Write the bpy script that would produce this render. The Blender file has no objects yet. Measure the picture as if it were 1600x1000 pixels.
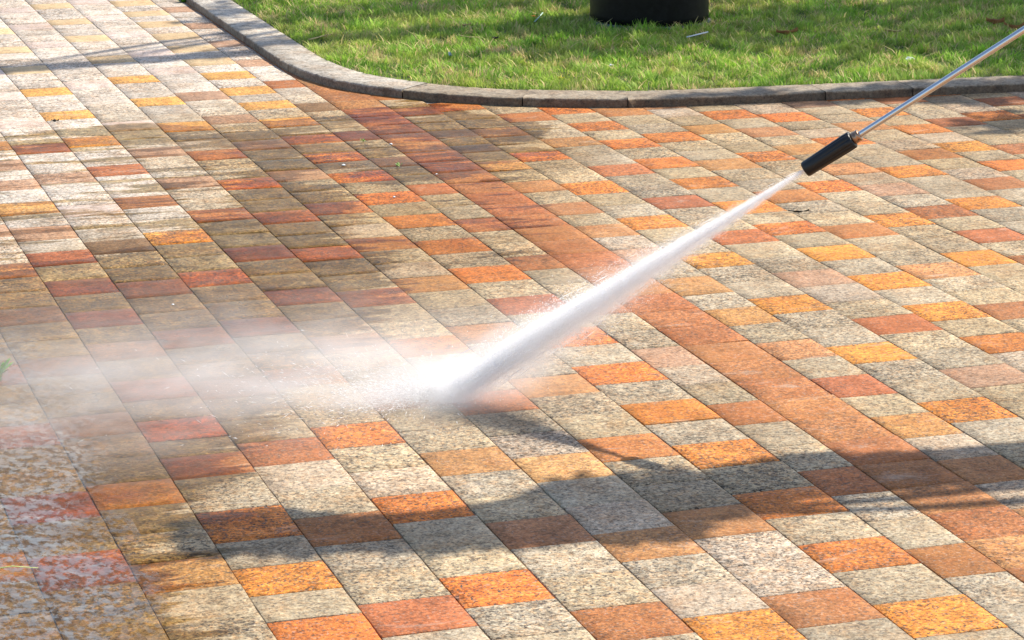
import bpy, math, random
import numpy as np
from mathutils import Vector, Matrix, noise as mn
R = math.radians
rnd = random.Random(7)
rs = np.random.RandomState(11)
sc = bpy.context.scene
C = sc.collection

# ---------------------------------------------------------------- camera
PITCH, YAW = 0.259063585, 0.313129696
cd = bpy.data.cameras.new('camera'); cam = bpy.data.objects.new('camera', cd); C.objects.link(cam)
cd.sensor_width = 36; cd.lens = 36 * 4283.2568 / 1600
cd.clip_start = 0.05; cd.clip_end = 2000
cam.location = (0, 0, 2.0)
cam.rotation_euler = (math.pi / 2 - PITCH, 0, -YAW)
sc.camera = cam
# ---------------------------------------------------------------- light
SUN_H = Vector((0.97, 0.24)).normalized(); EL = R(52); COT = 1 / math.tan(EL)
w = bpy.data.worlds.new('World'); sc.world = w; w.use_nodes = True
nt = w.node_tree; bg = nt.nodes['Background']
sky = nt.nodes.new('ShaderNodeTexSky'); sky.sky_type = 'NISHITA'; sky.sun_disc = False
sky.sun_elevation = EL; sky.sun_rotation = math.atan2(SUN_H.x, SUN_H.y)
sky.air_density = 1.0; sky.dust_density = 1.2; sky.ozone_density = 0.8
nt.links.new(sky.outputs[0], bg.inputs[0]); bg.inputs[1].default_value = 0.15
sd = bpy.data.lights.new('sun', 'SUN'); sun = bpy.data.objects.new('sun', sd); C.objects.link(sun)
sd.energy = 5.0; sd.angle = R(0.55); sd.color = (1.0, 0.925, 0.80)
sdir = Vector((SUN_H.x * math.cos(EL), SUN_H.y * math.cos(EL), math.sin(EL)))
sun.rotation_euler = sdir.to_track_quat('Z', 'Y').to_euler()
sun.location = (6, 4, 9)
sc.view_settings.view_transform = 'Standard'; sc.view_settings.look = 'None'
sc.view_settings.exposure = 0.48; sc.view_settings.gamma = 1
sc.cycles.use_denoising = True
sc.cycles.max_bounces = 32; sc.cycles.transparent_max_bounces = 16
sc.cycles.volume_bounces = 32
sc.cycles.volume_step_rate = 0.6; sc.cycles.volume_max_steps = 256


def tag(o, label=None, cat=None, group=None, kind=None):
    if label: o['label'] = label
    if cat: o['category'] = cat
    if group: o['group'] = group
    if kind: o['kind'] = kind
    return o


def mkobj(name, verts, faces, mat, parent=None, smooth=False, edges=()):
    me = bpy.data.meshes.new(name)
    me.from_pydata([tuple(v) for v in verts], list(edges), [tuple(f) for f in faces])
    me.update()
    if mat: me.materials.append(mat)
    if smooth:
        me.polygons.foreach_set('use_smooth', [True] * len(me.polygons))
    o = bpy.data.objects.new(name, me); C.objects.link(o)
    if parent: o.parent = parent
    return o


def npmesh(name, verts, quads, mat, attrs=None, cols=None, parent=None, n=4):
    """fast mesh from numpy: faces all with n corners"""
    me = bpy.data.meshes.new(name)
    nv, nf = len(verts), len(quads)
    me.vertices.add(nv); me.vertices.foreach_set('co', np.asarray(verts, np.float32).ravel())
    me.loops.add(nf * n); me.loops.foreach_set('vertex_index', np.asarray(quads, np.int32).ravel())
    me.polygons.add(nf); me.polygons.foreach_set('loop_start', np.arange(0, nf * n, n, dtype=np.int32))
    me.polygons.foreach_set('loop_total', np.full(nf, n, np.int32))
    me.update(calc_edges=True)
    for k, a in (attrs or {}).items():
        at = me.attributes.new(k, 'FLOAT', 'POINT'); at.data.foreach_set('value', np.asarray(a, np.float32).ravel())
    for k, a in (cols or {}).items():
        a = np.asarray(a, np.float32); a = np.concatenate([a, np.ones((len(a), 1), np.float32)], 1)
        at = me.attributes.new(k, 'FLOAT_COLOR', 'POINT'); at.data.foreach_set('color', a.ravel())
    if mat: me.materials.append(mat)
    o = bpy.data.objects.new(name, me); C.objects.link(o)
    if parent: o.parent = parent
    return o


# ---------------------------------------------------------------- node helpers
class NT:
    def __init__(s, name):
        s.m = bpy.data.materials.new(name); s.m.use_nodes = True
        s.t = s.m.node_tree; s.b = s.t.nodes.get('Principled BSDF'); s.out = s.t.nodes.get('Material Output')

    def n(s, typ, **kw):
        x = s.t.nodes.new('ShaderNode' + typ)
        for k, v in kw.items():
            if k.startswith('i_'):
                x.inputs[k[2:].replace('_', ' ')].default_value = v
            else: setattr(x, k, v)
        return x

    def l(s, a, b): s.t.links.new(a, b)

    def math(s, op, a, b=None, c=None, clamp=False):
        x = s.n('Math', operation=op); x.use_clamp = clamp
        for i, v in enumerate((a, b, c)):
            if v is None: continue
            if isinstance(v, (int, float)): x.inputs[i].default_value = v
            else: s.l(v, x.inputs[i])
        return x.outputs[0]

    def mix(s, f, a, b, blend='MIX'):
        x = s.n('Mix', data_type='RGBA', blend_type=blend)
        for i, v in ((0, f), (6, a), (7, b)):
            if isinstance(v, (int, float)): x.inputs[i].default_value = v
            elif isinstance(v, tuple): x.inputs[i].default_value = (*v, 1) if len(v) == 3 else v
            else: s.l(v, x.inputs[i])
        return x.outputs[2]

    def ramp(s, f, lo, hi, a=0.0, b=1.0):
        x = s.n('MapRange'); x.clamp = True
        s.l(f, x.inputs[0]); x.inputs[1].default_value = lo; x.inputs[2].default_value = hi
        x.inputs[3].default_value = a; x.inputs[4].default_value = b
        return x.outputs[0]

    def noise(s, vec, scale, detail=3, rough=0.55, dist=0.0):
        x = s.n('TexNoise'); s.l(vec, x.inputs['Vector'])
        x.inputs['Scale'].default_value = scale; x.inputs['Detail'].default_value = detail
        x.inputs['Roughness'].default_value = rough; x.inputs['Distortion'].default_value = dist
        return x.outputs[0]

    def map(s, vec, sx, sy, sz=1, rot=0.0):
        x = s.n('Mapping'); s.l(vec, x.inputs[0]); x.inputs['Scale'].default_value = (sx, sy, sz)
        x.inputs['Rotation'].default_value = (0, 0, rot)
        return x.outputs[0]

    def pos(s): return s.n('NewGeometry').outputs['Position']
    def obj(s): return s.n('TexCoord').outputs['Object']
    def attr(s, name): return s.n('Attribute', attribute_name=name)

    def bump(s, h, strength, dist, normal=None):
        x = s.n('Bump'); s.l(h, x.inputs['Height']); x.inputs['Strength'].default_value = strength
        x.inputs['Distance'].default_value = dist
        if normal: s.l(normal, x.inputs['Normal'])
        return x.outputs[0]


def simple(name, col, rough=0.5, metal=0.0, scale=60, amt=0.25, bump=0.2):
    m = NT(name); P = m.obj()
    nz = m.noise(P, scale, 4)
    m.l(m.mix(m.ramp(nz, .3, .7), tuple(c * (1 - amt) for c in col), tuple(min(1, c * (1 + amt)) for c in col)), m.b.inputs['Base Color'])
    m.b.inputs['Roughness'].default_value = rough; m.b.inputs['Metallic'].default_value = metal
    m.l(m.bump(nz, bump, 0.002), m.b.inputs['Normal'])
    return m.m


# ---------------------------------------------------------------- paving material
def granite_nodes(m, P, base, spk):
    """adds grain to a stone colour; returns (colour, grain height)"""
    g1 = m.noise(P, 95, 3, .7)
    g2 = m.noise(P, 210, 2, .6)
    vo = m.n('TexVoronoi', feature='F1'); m.l(P, vo.inputs['Vector']); vo.inputs['Scale'].default_value = 120
    cellv = m.n('SeparateColor'); m.l(vo.outputs['Color'], cellv.inputs[0])
    cell = cellv.outputs[0]
    big = m.noise(P, 6, 4, .6)
    # light grains
    val = m.math('ADD', m.math('MULTIPLY', m.math('SUBTRACT', g1, .5), 2.6), m.math('MULTIPLY', m.math('SUBTRACT', cell, .5), .55))
    val = m.math('ADD', val, m.math('MULTIPLY', m.math('SUBTRACT', g2, .5), 1.0))
    val = m.math('ADD', val, m.math('MULTIPLY', m.math('SUBTRACT', big, .5), 1.1))
    val = m.math('ADD', val, m.math('MULTIPLY', m.math('SUBTRACT', m.noise(P, 26, 4, .7), .5), 1.2))
    fac = m.math('ADD', 1.0, m.math('MULTIPLY', val, spk))
    v = m.n('VectorMath', operation='SCALE'); m.l(base, v.inputs[0]); m.l(fac, v.inputs['Scale'])
    col = v.outputs[0]
    col = m.mix(m.math('MULTIPLY', m.ramp(m.noise(P, 80, 2, .5), .50, .60), m.math('MULTIPLY', spk, .45)), col, (1.0, .72, .48), 'MULTIPLY')
    col = m.mix(m.math('MULTIPLY', m.ramp(m.noise(P, 9, 3, .6), .50, .68), .5), col, (1.0, .80, .62), 'MULTIPLY')
    # dark mica flecks
    fl = m.noise(P, 150, 2, .6)
    dark = m.ramp(m.math('ADD', m.math('MULTIPLY', fl, .7), m.math('MULTIPLY', m.noise(P, 60, 2, .5), .3)), .545, .61)
    col = m.mix(m.math('MULTIPLY', m.math('MULTIPLY', dark, spk), .85), col, (.07, .055, .045))
    # grey quartz tinge
    q = m.ramp(m.noise(P, 130, 1, .5), .60, .70)
    col = m.mix(m.math('MULTIPLY', q, .22), col, (.55, .5, .44))
    return col, val


m = NT('granite_paving')
P = m.pos()
tc = m.attr('tcol'); sp = m.attr('spk'); wt = m.attr('wet')
sdn = m.n('VectorMath', operation='ADD'); cmb = m.n('CombineXYZ'); sd_ = m.attr('seed').outputs['Fac']
m.l(sd_, cmb.inputs[2]); m.l(m.math('MULTIPLY', sd_, .37), cmb.inputs[0]); m.l(P, sdn.inputs[0]); m.l(cmb.outputs[0], sdn.inputs[1])
col, val = granite_nodes(m, sdn.outputs[0], tc.outputs['Color'], sp.outputs['Fac'])
# pale veins and worn, chalky faces on some stones
vn = m.noise(m.map(sdn.outputs[0], 5, 16), 1.0, 5, .7, .6)
col = m.mix(m.ramp(vn, .60, .72, 0, .35), col, (.56, .50, .42))
# weathering blotches that belong to the stone
blot = m.noise(P, 2.3, 5, .6)
col = m.mix(m.ramp(blot, .48, .72, 0, .5), col, (.50, .40, .27), 'MULTIPLY')
col = m.mix(m.ramp(m.noise(P, 11, 5, .7), .54, .68, 0, .45), col, (.45, .38, .28), 'MULTIPLY')
dr = m.attr('dirt_shade')
dn = m.math('ADD', dr.outputs['Fac'], m.math('MULTIPLY', m.math('SUBTRACT', m.noise(P, 3.2, 5, .65), .5), 1.1))
dn = m.math('MULTIPLY', m.ramp(dn, .05, 1.0), m.ramp(dr.outputs['Fac'], 0, .25))
col = m.mix(dn, col, (.72, .61, .41), 'MULTIPLY')
# wetness, with streaky run-off edges (streaks lie along X)
stv = m.map(P, 2.0, 13.0)
st = m.noise(stv, 1.0, 5, .62, .25)
st2 = m.noise(P, 9, 4, .65)
ws = m.math('ADD', wt.outputs['Fac'], m.math('ADD', m.math('MULTIPLY', m.math('SUBTRACT', st, .5), 2.0), m.math('MULTIPLY', m.math('SUBTRACT', st2, .5), .35)))
wet = m.ramp(ws, .45, .57)
silt = m.noise(m.map(P, 1.2, 3.0), 2.0, 4, .6)
gm = m.n('Gamma'); m.l(col, gm.inputs[0]); gm.inputs[1].default_value = 1.22
wetc = m.mix(1.0, gm.outputs[0], m.mix(m.ramp(m.math('ADD', m.math('MULTIPLY', silt, .5), m.math('MULTIPLY', m.noise(P, 26, 4, .7), .5)), .40, .60), (.45, .37, .20), (1.0, .88, .58)), 'MULTIPLY')
wetc = m.mix(m.ramp(m.noise(m.map(P, 3, 7), 1.0, 5, .65), .35, .7, .0, .30), wetc, (.16, .092, .032))   # silt carried by the run-off
col = m.mix(wet, col, wetc)
m.l(col, m.b.inputs['Base Color'])
rgh = m.math('SUBTRACT', .78, m.math('MULTIPLY', wet, m.ramp(st2, .3, .7, .34, .54)))
m.l(rgh, m.b.inputs['Roughness'])
m.l(m.ramp(wet, 0, 1, .28, .07), m.b.inputs['Specular IOR Level'])
hh = m.math('ADD', m.noise(P, 38, 5, .7), m.math('MULTIPLY', val, .35))
m.l(m.bump(hh, .55, 0.004), m.b.inputs['Normal'])
M_PAVE = m.m

m = NT('mortar'); P = m.pos()
nz = m.noise(P, 40, 4)
m.l(m.mix(m.ramp(m.noise(P, 4, 5, .7), .42, .6), (.08, .065, .05), (.40, .35, .29)), m.b.inputs['Base Color'])
m.b.inputs['Roughness'].default_value = .9; m.l(m.bump(nz, .6, .004), m.b.inputs['Normal'])
M_MORTAR = m.m

m = NT('kerb_granite'); P = m.pos()
rgb = m.attr('tcol').outputs['Color']
sv = m.n('Value'); sv.outputs[0].default_value = .6
col, val = granite_nodes(m, P, rgb, sv.outputs[0])
col = m.mix(m.ramp(m.noise(P, 5, 5, .65), .46, .66, 0, .55), col, (.5, .43, .33), 'MULTIPLY')
col = m.mix(m.ramp(m.noise(P, 22, 4, .7), .5, .66, 0, .7), col, (.35, .30, .24), 'MULTIPLY')
# upright face painted darker brown: grime plus its shade put into the colour
geo = m.n('NewGeometry'); sep = m.n('SeparateXYZ'); m.l(geo.outputs['Position'], sep.inputs[0])
col = m.mix(m.ramp(m.math('ADD', sep.outputs['Z'], m.math('MULTIPLY', m.math('SUBTRACT', m.noise(P, 30, 4), .5), .012)), .034, .027, 0, .95), col, (.50, .41, .33), 'MULTIPLY')
m.l(col, m.b.inputs['Base Color']); m.b.inputs['Roughness'].default_value = .75
m.l(m.bump(m.noise(P, 45, 5, .7), .6, .004), m.b.inputs['Normal'])
M_KERB = m.m

m = NT('soil'); P = m.pos()
m.l(m.mix(m.ramp(m.noise(P, 12, 6, .7), .35, .65), (.045, .085, .018), (.12, .13, .045)), m.b.inputs['Base Color'])
m.b.inputs['Roughness'].default_value = 1; m.l(m.bump(m.noise(P, 60, 5, .7), 1, .01), m.b.inputs['Normal'])
M_SOIL = m.m

# ---------------------------------------------------------------- ground sheets
S = 300
mkobj('ground', [(-S, -S, -.03), (S, -S, -.03), (S, S, -.03), (-S, S, -.03)], [(0, 1, 2, 3)],
      simple('stone_ground', (.36, .32, .27), .8, scale=8))['kind'] = 'structure'
mkobj('joint_bed', [(-4, 1, -.0045), (9, 1, -.0045), (9, 19, -.0045), (-4, 19, -.0045)], [(0, 1, 2, 3)], M_MORTAR)['kind'] = 'structure'

# ---------------------------------------------------------------- paving stones
EDGES = [-.48, -.28, -.08, .12, .32, .52, .72, .92, 1.122, 1.322, 1.525, 1.723, 1.924, 2.122, 2.323, 2.533, 2.683, 2.883, 3.053, 3.246, 3.448,
         3.645, 3.851, 4.030, 4.227, 4.430, 4.625, 4.816, 5.01, 5.21, 5.41, 5.61, 5.81, 6.01, 6.21, 6.41, 6.61, 6.81, 7.01]
OFF = 2   # EDGES[k+OFF] is column k of the survey table
TAB = {4: '5.49R;5.93R', 5: '5.40T;5.96T;6.53P;7.09P;7.65P;8.21T;8.77P',
 6: '4.99O;5.31Y;5.67O;6.13R;6.43O;6.80R;7.20P;7.55R;7.94R;8.33R;8.69P;9.08T;9.47P;9.82P;10.19Y',
 7: '5.02R;5.58R;6.17R;6.75P;7.27R;7.86R;8.43B;8.99p;9.53P;10.09R;10.63p;11.24p',
 8: '5.12O;5.67O;6.25O;6.79T;7.33R;7.93O;8.50O;9.06R;9.61R;10.17Y;10.74Y;11.29Y;11.86y;12.43y;12.99y',
 9: '4.85R;5.43T;5.96T;6.52P;7.08P;7.63R;8.20R;8.78R;9.32P;9.89P;10.44p;11.41p;12.53p',
 10: '4.75Y;5.28T;5.85T;6.42R;6.98O;7.55R;8.14O;8.68O;9.24O;9.78R;10.36Y;10.93Y;11.48Y;12.03y;12.65y;13.19y;13.73y',
 11: '4.81R;5.37T;5.95R;6.51T;7.07T;7.66T;8.21R;8.76R;9.33P;9.91P;10.46P;11.00P;11.65p;12.13p;12.71p;13.26p',
 12: '4.69Y;5.08O;5.44O;5.83O;6.20Y;6.57O;6.95O;7.33R;7.72O;8.11O;8.49O;8.86O;9.23O;9.60O;9.96O;10.32O;10.71O;11.06Y;11.46Y;11.83y;12.21y;12.59y;12.98y;13.34y',
 13: '4.98R;5.55R;6.13R;6.68P;7.25R;7.82R;8.37R;8.96R;9.45P;9.97R;10.61B;11.17R;11.74P',
 15: '5.90T;6.27R;6.64T;7.02T;7.39T;7.82P;8.16T;8.51T;8.89T;9.27T;9.60B;9.89B;10.39R',
 16: '5.98Y;6.55Y;7.10Y;7.68Y;8.23O;8.80O;9.39O;9.87T;10.45O', 17: '6.25P;6.80R;7.37P;7.95R;8.50R;9.06R;9.61T;10.14R',
 18: '6.53O;6.89Y;7.27Y;7.65Y;8.02O;8.35O;8.77O;9.13O;9.51O;9.87O', 19: '6.84R;7.34T;7.91R;8.47R;9.04T;9.58O;10.14R',
 20: '7.45Y;8.02Y;8.57O;9.13O;9.68T', 21: '7.72R;8.09R;8.46P;8.83T;9.21T;9.56T;9.94O', 22: '8.17Y;8.72Y;9.31O;9.82O',
 23: '8.44R;8.98R;9.56T;10.08P', 24: '8.71O;9.07Y;9.44O;9.81O', 25: '8.97R;9.53R;10.05R', 26: '9.03Y;9.60O', 27: '9.50R;9.87R'}
PITCHV = .1876
COL = {'Y': (.74, .30, .052), 'O': (.66, .232, .045), 'R': (.48, .183, .062), 'T': (.56, .285, .105), 'P': (.50, .305, .19), 'B': (.31, .19, .10),
       'p': (.60, .47, .38), 'y': (.72, .53, .30), 'G': (.47, .38, .25)}
COL = {k: tuple(c * .76 for c in v) for k, v in COL.items()}   # sun-lit stone: keep the albedo modest
SPK = {'Y': .95, 'O': 1.1, 'R': .7, 'T': .8, 'P': .7, 'B': .6, 'p': .6, 'y': .5, 'G': 1.0}

# wet areas, drawn on the ground in metres (from the run-off the photo shows)
def G(x, y):   # pixel of the 1600x1000 survey -> ground metres (used only to write the polygons below compactly)
    f = 4283.2568; a = (x - 800) / f; b = -(y - 500) / f
    c, s = math.cos(PITCH), math.sin(PITCH)
    Y = c + s * b; Z = -s + c * b; t = -2.0 / Z; gx, gy = a * t, Y * t
    cy, sy = math.cos(YAW), math.sin(YAW)
    return cy * gx + sy * gy, -sy * gx + cy * gy


def poly(pts): return np.array([G(*q) for q in pts])
WETP = [(poly([(-60, 430), (150, 395), (325, 345), (345, 300), (400, 215), (470, 230), (530, 300), (600, 390), (640, 470), (560, 530), (500, 590),
               (430, 660), (380, 740), (300, 820), (275, 900), (300, 1080), (-200, 1080)]), .95, .30),
        (poly([(-60, 213), (240, 190), (330, 196), (520, 178), (640, 150), (760, 178), (870, 195), (850, 238), (700, 290), (620, 300), (400, 250), (330, 232), (240, 243), (-60, 240)]), .66, .07),
        (poly([(-60, 230), (330, 225), (420, 290), (345, 350), (150, 400), (-60, 430)]), .44, .06),
        (poly([(540, 170), (900, 190), (900, 270), (880, 420), (760, 440), (600, 300)]), .40, .25)]


DIRT_SHADE_P = [(poly([(300, 185), (560, 130), (900, 150), (930, 260), (880, 420), (720, 500), (560, 640), (380, 780), (300, 1080), (-200, 1080), (-200, 430), (300, 330)]), .68, .35),
         (poly([(1000, 140), (1700, 130), (1700, 260), (1300, 300), (1050, 230)]), .42, .4), (np.array([(2.6, 0), (20, 0), (20, 30), (2.6, 30)]), .16, .8)]  # upper right patch: greenish tree shade put into the stone colour


def poly_sd(P, poly):
    """signed distance of points P to polygon, positive inside"""
    n = len(poly); d = np.full(len(P), 1e9); ins = np.zeros(len(P), bool)
    for i in range(n):
        a, b = poly[i], poly[(i + 1) % n]; e = b - a; wv = P - a
        t = np.clip((wv @ e) / (e @ e), 0, 1); dd = wv - t[:, None] * e
        d = np.minimum(d, np.sqrt((dd ** 2).sum(1)))
        c = ((a[1] <= P[:, 1]) != (b[1] <= P[:, 1])) & (P[:, 0] < (b[0] - a[0]) * (P[:, 1] - a[1]) / (b[1] - a[1] + 1e-12) + a[0])
        ins ^= c
    return np.where(ins, d, -d)


def wetness(P, L=None):
    out = np.zeros(len(P))
    for pl, v, soft in (L or WETP):
        s = np.clip(.5 + poly_sd(P, pl) / (2 * soft), 0, 1); s = s * s * (3 - 2 * s)
        out = np.maximum(out, s * v)
    return out


def column_rows(k):
    """joint positions and stone codes of one column, from v=3 to v=16.5"""
    if k == 14:
        n = int(13.5 / PITCHV); j = [3.02 + i * PITCHV for i in range(n)]
        return [(a, a + PITCHV, 'R' if rnd.random() < .85 else 'T') for a in j]
    if k in TAB:
        L = [(float(t[:-1]), t[-1]) for t in TAB[k].split(';')]
    else:
        L = [(7 + rnd.random() * .5, rnd.choice('RPTO'))]
    per = 2 if k in (0, 6, 12, 15, 18, 21, 24) else 3
    warm = L[0][1]
    while L[0][0] > 3.4: L.insert(0, (L[0][0] - per * PITCHV, L[0][1]))
    while L[-1][0] < 16.2: L.append((L[-1][0] + per * PITCHV, L[-1][1]))
    rows = []
    for (a, ca), (b, cb) in zip(L, L[1:]):
        mm = max(1, round((b - a) / PITCHV)); d = (b - a) / mm
        rows.append((a - d / 2, a + d / 2, ca))
        for q in range(1, mm): rows.append((a + (q - .5) * d, a + (q + .5) * d, 'G'))
    return rows


SUB = 5
V = []; Q = []; AC = []; AS = []; AD = []; AW = []
g = np.linspace(0, 1, SUB + 1)
for ci in range(len(EDGES) - 1):
    k = ci - OFF; u0, u1 = EDGES[ci], EDGES[ci + 1]
    rows = column_rows(k)
    rows = sorted(rows)
    # tidy the joints so that no two stones overlap
    js = [rows[0][0]] + [(rows[i][1] + rows[i + 1][0]) / 2 for i in range(len(rows) - 1)] + [rows[-1][1]]
    gapu = .0006 + .0007 * rnd.random()
    prev_hair = False
    for i, (a, b, code) in enumerate(rows):
        v0, v1 = js[i], js[i + 1]
        if u0 > 2.95 and v0 > 10.45: continue
        if u0 < .3 and v0 > 12: pass
        gl = .0003 if prev_hair else .0009
        nxt = rows[i + 1][2] if i + 1 < len(rows) else 'G'
        hair = (code == 'G' and nxt == 'G' and rnd.random() < .62) or (k == 14 and rnd.random() < .9)
        gh = .0003 if hair else .0009
        if k == 14 and rnd.random() < .12: gh = .0022
        prev_hair = hair
        j4 = lambda s_: (rnd.random() - .5) * s_
        a0, a1, b0, b1 = u0 + gapu + j4(.0009), u1 - gapu + j4(.0009), v0 + gl + j4(.0008), v1 - gh + j4(.0008)
        z0 = j4(.0012); tx, ty = j4(.0038), j4(.0038)
        bev = .0016
        gu = np.concatenate([[0], bev / (a1 - a0) + g * (1 - 2 * bev / (a1 - a0)), [1]])
        gv = np.concatenate([[0], bev / (b1 - b0) + g * (1 - 2 * bev / (b1 - b0)), [1]])
        UU, VV = np.meshgrid(gu, gv)
        X = a0 + UU * (a1 - a0); Y = b0 + VV * (b1 - b0)
        Z = z0 + (UU - .5) * tx + (VV - .5) * ty
        n = SUB + 3
        edge = np.zeros((n, n), bool); edge[0] = edge[-1] = True; edge[:, 0] = edge[:, -1] = True
        Z[edge] -= .0016
        # ragged arrises
        X[edge] += rs.uniform(-.0009, .0009, edge.sum()); Y[edge] += rs.uniform(-.0006, .0006, edge.sum())
        base = len(V) * 0 + sum(0 for _ in ())
        cnt = len(AS)
        P3 = np.stack([X.ravel(), Y.ravel(), Z.ravel()], 1)
        # skirt
        ring = [j for j in range(n)] + [r * n + n - 1 for r in range(1, n)] + [(n - 1) * n + c for c in range(n - 2, -1, -1)] + [r * n for r in range(n - 2, 0, -1)]
        sk = P3[ring].copy(); sk[:, 2] = -.02
        allp = np.concatenate([P3, sk]); V.append(allp)
        qs = []
        for r in range(n - 1):
            for c in range(n - 1):
                qs.append((cnt + r * n + c, cnt + r * n + c + 1, cnt + (r + 1) * n + c + 1, cnt + (r + 1) * n + c))
        L_ = len(ring)
        for r in range(L_):
            r2 = (r + 1) % L_
            qs.append((cnt + ring[r], cnt + n * n + r, cnt + n * n + r2, cnt + ring[r2]))
        Q.extend(qs)
        base_c = np.array(COL[code])
        tone = 1 + rnd.uniform(-.15, .13)
        if k == 14: tone = 1 + rnd.uniform(-.06, .06); base_c = base_c * .7 + (np.array(COL['R']) * .6 + np.array(COL['T']) * .4) * .3
        if code == 'G':
            warm = rnd.uniform(-1, 1); base_c = base_c * np.array([1 + .035 * warm, 1, 1 - .09 * warm])
            if rnd.random() < .12: base_c = base_c * .6 + np.array(COL['p']) * .4
        elif code in 'YOR':
            warm = rnd.uniform(-1, 1); base_c = base_c * np.array([1, 1 + .12 * warm, 1 + .1 * warm])
        um, vm = (u0 + u1) / 2, (v0 + v1) / 2
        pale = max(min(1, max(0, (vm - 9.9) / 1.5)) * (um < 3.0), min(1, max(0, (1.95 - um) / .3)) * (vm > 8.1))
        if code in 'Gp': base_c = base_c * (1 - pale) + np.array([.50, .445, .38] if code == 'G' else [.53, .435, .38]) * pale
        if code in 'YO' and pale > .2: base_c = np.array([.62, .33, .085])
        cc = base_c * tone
        if code in 'RT' and k != 14: cc = cc * np.array([1, 1 + rnd.uniform(-.08, .08), 1 + rnd.uniform(-.15, .15)])
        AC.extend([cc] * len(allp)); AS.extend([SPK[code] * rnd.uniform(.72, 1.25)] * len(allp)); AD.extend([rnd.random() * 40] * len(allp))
V = np.concatenate(V); AW = wetness(V[:, :2])
pv = npmesh('pavement', V, Q, M_PAVE, {'seed': AD, 'spk': AS, 'wet': AW, 'dirt_shade': wetness(V[:, :2], DIRT_SHADE_P)}, {'tcol': np.array(AC)})
pv['kind'] = 'structure'

# ---------------------------------------------------------------- kerb
FB = [(2.690, 17.5), (2.690, 14.6), (2.690, 13.1), (2.688, 11.9), (2.692, 11.55), (2.715, 11.30), (2.765, 11.08), (2.850, 10.89), (2.965, 10.73), (3.110, 10.57), (3.365, 10.385), (3.775, 10.215), (4.05, 10.165), (4.50, 10.125), (5.00, 10.09), (5.60, 10.04), (7.2, 9.92)]
KH, KW = .036, .185


def smooth_path(pts, step=.02):
    pts = [Vector(q) for q in pts]; out = []
    for i in range(len(pts) - 1):
        p0 = pts[max(i - 1, 0)]; p1 = pts[i]; p2 = pts[i + 1]; p3 = pts[min(i + 2, len(pts) - 1)]
        L = (p2 - p1).length; n = max(2, int(L / step))
        # centripetal-ish tangents
        t1 = (p2 - p0) * (L / max((p2 - p1).length + (p1 - p0).length, 1e-6)) if i else (p2 - p1)
        t2 = (p3 - p1) * (L / max((p3 - p2).length + (p2 - p1).length, 1e-6)) if i < len(pts) - 2 else (p2 - p1)
        for j in range(n):
            s = j / n
            h = (2 * s ** 3 - 3 * s ** 2 + 1) * p1 + (s ** 3 - 2 * s ** 2 + s) * t1 + (-2 * s ** 3 + 3 * s ** 2) * p2 + (s ** 3 - s ** 2) * t2
            out.append(h)
    out.append(pts[-1]); return out


path = smooth_path(FB)
cum = [0]
for a, b in zip(path, path[1:]): cum.append(cum[-1] + (b - a).length)
kv = []; kf = []; kc = []
# stone joints along the kerb (arc length), matched to the photo where seen
def arc_at(pt): return cum[min(range(len(path)), key=lambda i: (path[i] - Vector(pt)).length)]
joints = [arc_at(q) for q in [(2.69, 13.6), (2.69, 12.32), (2.70, 11.47), (3.0, 10.69), (3.4, 10.37), (3.79, 10.21), (4.62, 10.12), (5.0, 10.09), (5.55, 10.04)]]
j0 = joints[0]
while j0 > .8: j0 -= .85; joints.insert(0, j0)
joints = [0] + joints
while joints[-1] < cum[-1] - .9: joints.append(joints[-1] + .85)
joints.append(cum[-1])
for si in range(len(joints) - 1):
    s0, s1 = joints[si] + .002, joints[si + 1] - .002
    idx = [i for i in range(len(path)) if s0 + .004 <= cum[i] <= s1 - .004]
    if len(idx) < 3: continue
    ends = {idx[0]: (s0 - cum[idx[0]]), idx[-1]: (s1 - cum[idx[-1]])}
    dz = rnd.uniform(-.0015, .0015); tone = rnd.uniform(.86, 1.1)
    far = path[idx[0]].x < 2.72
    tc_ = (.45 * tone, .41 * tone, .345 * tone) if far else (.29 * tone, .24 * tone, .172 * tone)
    st0 = len(kv); rows_ = 0
    for i in idx:
        p = path[i]; t = (path[min(i + 1, len(path) - 1)] - path[max(i - 1, 0)]).normalized()
        nrm = Vector((-t.y, t.x))           # towards the lawn
        p = p + t * ends.get(i, 0)
        h = KH + dz + (0.0006 * math.sin(i * 1.7)); jit = rs.uniform(-.0022, .0012) - (.004 if rs.rand() < .05 else 0)
        prof = [(0, -.03), (0, h - .004), (.004, h), (KW * .35, h + .0006), (KW * .7, h + .0004), (KW - .004, h), (KW, h - .004), (KW, -.03)]
        for q, (o_, z_) in enumerate(prof):
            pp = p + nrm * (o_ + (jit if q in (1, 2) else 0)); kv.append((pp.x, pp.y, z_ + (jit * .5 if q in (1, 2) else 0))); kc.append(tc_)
        rows_ += 1
    for r in range(rows_ - 1):
        for q in range(7):
            a = st0 + r * 8 + q; kf.append((a, a + 1, a + 9, a + 8))
    kf.append(tuple(st0 + q for q in (0, 1, 6, 7))); kf.append(tuple(st0 + q for q in (1, 2, 5, 6)))
    kf.append(tuple(st0 + (rows_ - 1) * 8 + q for q in (7, 6, 1, 0))); kf.append(tuple(st0 + (rows_ - 1) * 8 + q for q in (6, 5, 2, 1)))
ko = npmesh('kerb', kv, kf, M_KERB, cols={'tcol': np.array(kc)}); ko['kind'] = 'structure'

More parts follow.
